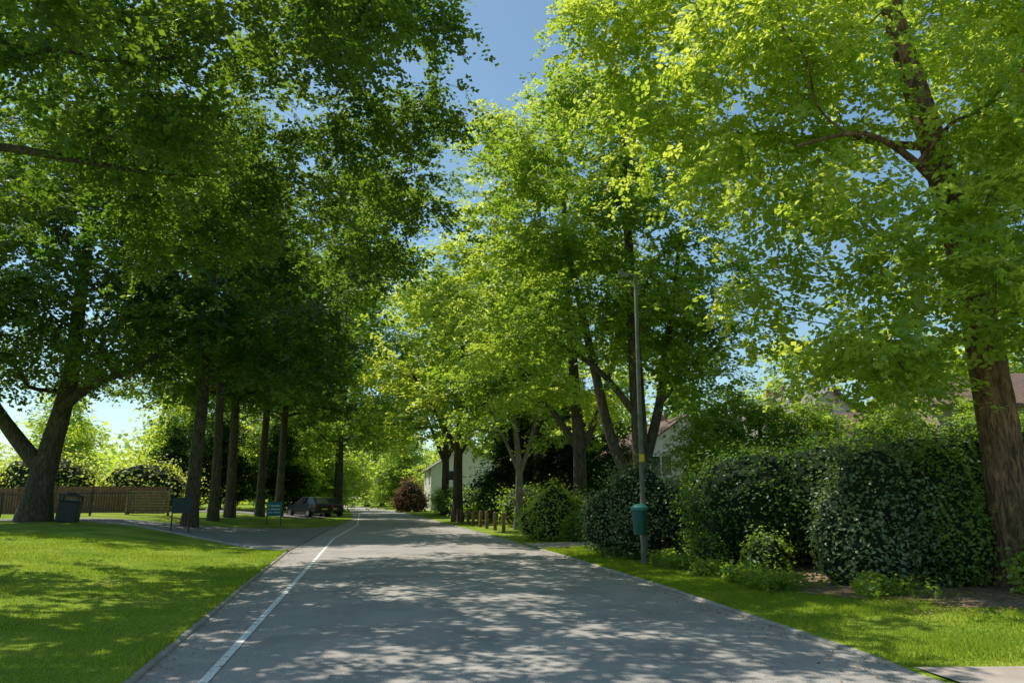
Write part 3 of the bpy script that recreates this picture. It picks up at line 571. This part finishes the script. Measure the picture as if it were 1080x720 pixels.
M_wood=mat("fence_wood",(.14,.075,.05),.85,noise=(.26,.15,.10),scale=5,bump=.3)
def fence_panel(x0,y0,x1,y1,hgt,label,m,grp):
    L_=math.hypot(x1-x0,y1-y0); z=gzf(x0,y0)
    e=empty("fence_panel",(x0,y0,z),label,"fence",math.atan2(y1-y0,x1-x0),group=grp)
    bm=bmesh.new()
    nb=int(L_/.15)
    for i in range(nb): bm_box(bm,((i+.5)*L_/nb,(.012 if i%2 else -.012),hgt/2+.05),(L_/nb-.006,.02,hgt+.01*math.sin(i*7)),0)
    bm_obj("boards",bm,[m],e)
    bm=bmesh.new(); bm_box(bm,(0,0,hgt/2),(.11,.11,hgt+.25),.01); bm_obj("post",bm,[m],e)
    bm=bmesh.new(); bm_box(bm,(L_/2,-.045,hgt*.8),(L_-.12,.04,.08),.005); bm_box(bm,(L_/2,-.045,hgt*.25),(L_-.12,.04,.08),.005); bm_obj("rail",bm,[m],e)
for i in range(12): fence_panel(-50+i*2.4,50-i*.15,-50+(i+1)*2.4-.05,50-(i+1)*.15,1.6,"brown close-boarded wooden fence panel at the lawn edge",M_wood,"wooden fence panels along the lawn")
for i in range(6):
    x0=-36+i*2.5; y0=43.8; z=gzf(x0,y0)
    e=empty("railing",(x0,y0,z),"low dark metal railing section on the grass","fence",0,group="metal railing sections")
    bm=bmesh.new()
    bm_box(bm,(1.25,0,1.25),(2.45,.04,.06)); bm_box(bm,(1.25,0,.2),(2.45,.04,.05)); bm_obj("rail",bm,[M_dk],e)
    bm=bmesh.new()
    for j in range(16): bm_box(bm,(.12+j*.15,0,.72),(.03,.03,1.0))
    bm_obj("bars",bm,[M_dk],e)
    bm=bmesh.new(); bm_box(bm,(0,0,.66),(.09,.09,1.45),.006); bm_obj("post",bm,[M_dk],e)
M_logs=mat("stacked_timber",(.16,.12,.08),.9,noise=(.30,.24,.16),scale=4,bump=.3)
e=empty("timber_gate",(-21.8,47,gzf(-21.8,47)),"weathered slatted timber gate beside the fence","gate")
bm=bmesh.new()
for i in range(8): bm_box(bm,(0,0,.2+i*.17),(2.4,.03,.1),.005)
bm_obj("slats",bm,[M_logs],e)
for s_ in (-1.25,1.25):
    bm=bmesh.new(); bm_box(bm,(s_,0,.75),(.12,.12,1.6),.01); bm_obj("post",bm,[M_logs],e)
for i in range(9):
    y_=36+i*2.2; x_=float(xr(y_))+1.0+.05*math.sin(i*3)
    bm=bmesh.new(); bm_box(bm,(0,0,.36),(.16,.16,.95),.02); bm_cyl(bm,(0,0,.86),.09,.03,.07,4)
    o=bm_obj("wooden_bollard",bm,[M_wood],None,(x_,y_,gzf(x_,y_)),label="short square wooden bollard on the grass verge",category="bollard",group="wooden bollards along the verge"); o.rotation_euler=(0,.03*math.sin(i*5),.1*i)

# ------------------------------------------------------------ cars
def paint(name,c):
    m=mat(name,c,.3,.0,noise=tuple(v*1.05 for v in c),scale=3,spec=.5); m.node_tree.nodes['Principled BSDF'].inputs['Coat Weight'].default_value=.25; return m
M_carb=paint("black_paint",(.010,.011,.014))
M_win=mat("car_glass",(.02,.025,.03),.08,noise=(.03,.035,.04),scale=2,spec=.6); M_tyre=mat("tyre",(.02,.02,.02),.9,noise=(.03,.03,.03),scale=9)
M_rim=mat("wheel_rim",(.4,.4,.4),.3,.8,noise=(.5,.5,.5),scale=9); M_red=mat("tail_red",(.5,.01,.01),.25,noise=(.6,.02,.02),scale=9,spec=.6); M_plate=mat("plate",(.6,.5,.1),.5,noise=(.65,.55,.12),scale=9)
def car(x,y,rot,mp,label):
    e=empty("parked_car",(x,y,gzf(x,y)+.03),label,"car",rot,group="cars in the car park")
    st=[(-2.1,.35,.85,.74),(-2.05,.3,.98,.82),(-1.3,.25,1.02,.89),(0,.25,.98,.9),(1.0,.25,.93,.89),(1.7,.27,.84,.84),(2.05,.3,.72,.74),(2.12,.38,.6,.66)]
    V=[];
    for yy,zl,zb,hw in st:
        V+=[(-hw*.9,yy,zl),(-hw,yy,zl+.12),(-hw*1.0,yy,(zl+zb)/2+.05),(-hw*.93,yy,zb),(-hw*.5,yy,zb+.03),(hw*.5,yy,zb+.03),(hw*.93,yy,zb),(hw,yy,(zl+zb)/2+.05),(hw,yy,zl+.12),(hw*.9,yy,zl)]
    F=gridF(len(st),10).tolist(); F.append(list(range(10))); F.append(list(range(70,80))[::-1])
    F+=[[i*10+9,i*10,(i+1)*10,(i+1)*10+9] for i in range(7)]
    me=bpy.data.meshes.new("body"); me.from_pydata(V,[],F); me.materials.append(mp)
    o=obj("body",me,e)
    st=[(-2.0,.98,.76,.98),(-1.55,.98,.8,1.42),(-.9,.98,.82,1.5),(.2,.98,.82,1.48),(.95,.96,.8,.97)]
    V=[]
    for yy,zb,hw,zt in st: V+=[(-hw,yy,zb),(-hw*(.78 if zt>1.1 else 1),yy,zt-.03),(-hw*.5,yy,zt+.02),(hw*.5,yy,zt+.02),(hw*(.78 if zt>1.1 else 1),yy,zt-.03),(hw,yy,zb)]
    me=bpy.data.meshes.new("windows"); me.from_pydata(V,[],gridF(5,6).tolist()); me.materials.append(M_win); me.materials.append(mp)
    for i,p in enumerate(me.polygons):
        if i//5 in (1,2) and i%5 in (1,2,3): p.material_index=1
    obj("cabin",me,e)
    for wx in (-.82,.82):
        for wy in (-1.3,1.3):
            we=bpy.data.objects.new("wheel",None); link(we); we.parent=e; we.location=(wx,wy,.32)
            bm=bmesh.new(); bm_cyl(bm,(0,0,0),.32,.32,.22,24,'X'); bm_obj("tyre",bm,[M_tyre],we)
            bm=bmesh.new(); bm_cyl(bm,(0.03*np.sign(wx),0,0),.2,.2,.2,12,'X'); bm_obj("rim",bm,[M_rim],we)
        bm=bmesh.new(); bm_box(bm,(wx*.88,-2.07,.85),(.16,.1,.16),.02); bm_obj("tail_light",bm,[M_red],e)
        bm=bmesh.new(); bm_box(bm,(wx*.8,2.03,.62),(.28,.12,.12),.02); bm_obj("headlight",bm,[M_glass],e)
    bm=bmesh.new(); bm_box(bm,(0,-2.12,.6),(.5,.02,.11),0); bm_obj("number_plate",bm,[M_plate],e)
car(-15.6,60.5,.8,M_carb,"black hatchback parked in the tree-shaded car park")
car(-15.4,64.5,.6,M_carb,"black hatchback parked beside the road")

# ------------------------------------------------------------ houses
M_white=mat("white_render",(.66,.63,.57),.9,noise=(.74,.72,.66),scale=2,bump=.1)
M_tan=mat("tan_wall",(.36,.29,.21),.9,noise=(.44,.36,.27),scale=8,bump=.2)
M_brick=mat("red_brick",(.28,.17,.12),.9,noise=(.36,.23,.17),scale=12,bump=.2)
def roofmat(name,a,c):
    m=mat(name,a,.85); nt=m.node_tree;N=nt.nodes;L=nt.links;b=N['Principled BSDF']
    tc=N.new('ShaderNodeTexCoord');br=N.new('ShaderNodeTexBrick');br.inputs['Scale'].default_value=2.2;br.inputs['Color1'].default_value=(*a,1);br.inputs['Color2'].default_value=(*c,1);br.inputs['Mortar'].default_value=(a[0]*.4,a[1]*.4,a[2]*.4,1);br.inputs['Mortar Size'].default_value=.03
    L.new(tc.outputs['Object'],br.inputs['Vector']);L.new(br.outputs['Color'],b.inputs['Base Color']);return m
M_roofb=roofmat("brown_tile",(.17,.11,.085),(.24,.16,.12)); M_roofg=roofmat("grey_tile",(.22,.20,.18),(.31,.28,.25)); M_chim=M_brick
def house(x,y,rot,w,d,hw,hr,mw,mr,label):
    e=empty("house",(x,y,gzf(x,y)),label,"house",rot)
    V=[(-w/2,-d/2,-.3),(w/2,-d/2,-.3),(w/2,d/2,-.3),(-w/2,d/2,-.3),(-w/2,-d/2,hw),(w/2,-d/2,hw),(w/2,d/2,hw),(-w/2,d/2,hw),(0,-d/2,hr-.12),(0,d/2,hr-.12)]
    F=[(0,1,5,8,4),(2,3,7,9,6),(1,2,6,5),(3,0,4,7)]
    me=bpy.data.meshes.new("wall"); me.from_pydata(V,[],F); me.materials.append(mw); obj("wall",me,e)
    o_=.35; t=.12; k=(hr-hw)/(w/2); zl=hw-k*o_
    V=[];
    for yy in (-d/2-o_,d/2+o_): V+=[(-w/2-o_,yy,zl),(0,yy,hr),(w/2+o_,yy,zl),(w/2+o_,yy,zl-t),(0,yy,hr-t),(-w/2-o_,yy,zl-t)]
    F=[(0,1,7,6),(1,2,8,7),(2,3,9,8),(3,4,10,9),(4,5,11,10),(5,0,6,11),(0,5,4,1),(1,4,3,2),(6,7,10,11),(7,8,9,10)]
    me=bpy.data.meshes.new("roof"); me.from_pydata(V,[],F); me.materials.append(mr); ro=obj("roof",me,e)
    bm=bmesh.new(); bm_box(bm,(w*.12,d*.2,hr-.2),(.7,.9,1.4),.02); bm_cyl(bm,(w*.12,d*.1,hr+.65),.12,.1,.35,10); bm_cyl(bm,(w*.12,d*.28,hr+.65),.12,.1,.35,10); bm_obj("chimney",bm,[M_chim],ro)
    def win(cx,cy,cz,ax,sx=1.3,sz=1.15):
        we=bpy.data.objects.new("window",None); link(we); we.parent=e; we.location=(cx,cy,cz); we.rotation_euler=(0,0,ax)
        bm=bmesh.new()
        for q in (-sx/2,0,sx/2): bm_box(bm,(q,-.03,0),(.07,.08,sz+.07))
        for q in (-sz/2,sz/2): bm_box(bm,(0,-.034,q),(sx-.075,.07,.07))
        bm_obj("frame",bm,[M_wht],we)
        bm=bmesh.new(); bm_box(bm,(0,-.01,0),(sx-.01,.03,sz-.01)); bm_obj("pane",bm,[M_win],we)
        bm=bmesh.new(); bm_box(bm,(0,-.08,-sz/2-.07),(sx+.2,.16,.05)); bm_obj("sill",bm,[M_wht],we)
    for zz in (1.4,hw-1.0):
        for q in (-w*.27,w*.27): win(q,-d/2,zz,0)
        for q in (-d*.27,d*.27): win(-w/2,q,zz,-math.pi/2)
    bm=bmesh.new(); bm_box(bm,(0,-d/2-.02,1.0),(.95,.06,2.05),.01); bm_obj("door",bm,[M_teal],e)
house(9.6,50,.15,6.0,9,4.2,6.2,M_white,M_roofb,"cream rendered house with a brown tiled gable roof")
house(15.8,45,.25,7,9,4.7,7.2,M_white,M_roofg,"white rendered house with grey tiled roof behind the hedge")
house(17.0,38,1.35,6,7,3.9,5.5,M_white,M_roofb,"white house with low red-brown tiled roof behind the hedge")
house(19.8,32,1.45,8,7,4.9,6.5,M_tan,M_roofb,"tan house with red-brown tiled roof behind the hedge")
house(4.6,70,.2,8,9,4.8,7.2,M_white,M_roofb,"white house half hidden by trees")
house(-6.0,97,.2,9,9,5,7.8,M_white,M_roofg,"white house at the far bend of the road")

# ------------------------------------------------------------ light, world, camera
sd=Vector((-.42,.30,.86)).normalized()
el=math.asin(sd.z); az=math.atan2(sd.x,sd.y)
w=bpy.data.worlds.new("World"); scene.world=w; w.use_nodes=True; N=w.node_tree.nodes; L=w.node_tree.links
sk=N.new('ShaderNodeTexSky'); sk.sky_type='NISHITA'; sk.sun_disc=False; sk.sun_elevation=el; sk.sun_rotation=az; sk.air_density=1.0; sk.dust_density=.6; sk.ozone_density=.8
mx=N.new('ShaderNodeMix'); mx.data_type='RGBA'; mx.blend_type='MULTIPLY'; mx.inputs[0].default_value=1; mx.inputs[7].default_value=(1.08,1.24,1.18,1)
L.new(sk.outputs[0],mx.inputs[6]); L.new(mx.outputs[2],N['Background'].inputs['Color']); N['Background'].inputs['Strength'].default_value=.12
s=bpy.data.lights.new("sun",'SUN'); s.energy=5; s.angle=math.radians(.42); s.color=(1,.95,.85)
so=link(bpy.data.objects.new("sun",s)); so.rotation_euler=sd.to_track_quat('Z','Y').to_euler(); so.location=(-20,20,40)
c=bpy.data.cameras.new("camera"); c.lens=27; c.sensor_width=36; c.clip_end=4000; c.clip_start=.05
co=link(bpy.data.objects.new("camera",c)); co.location=(0,0,1.6); co.rotation_euler=(math.radians(101.5),0,0)
scene.camera=co
scene.view_settings.view_transform='Standard'; scene.view_settings.look='None'; scene.view_settings.exposure=0
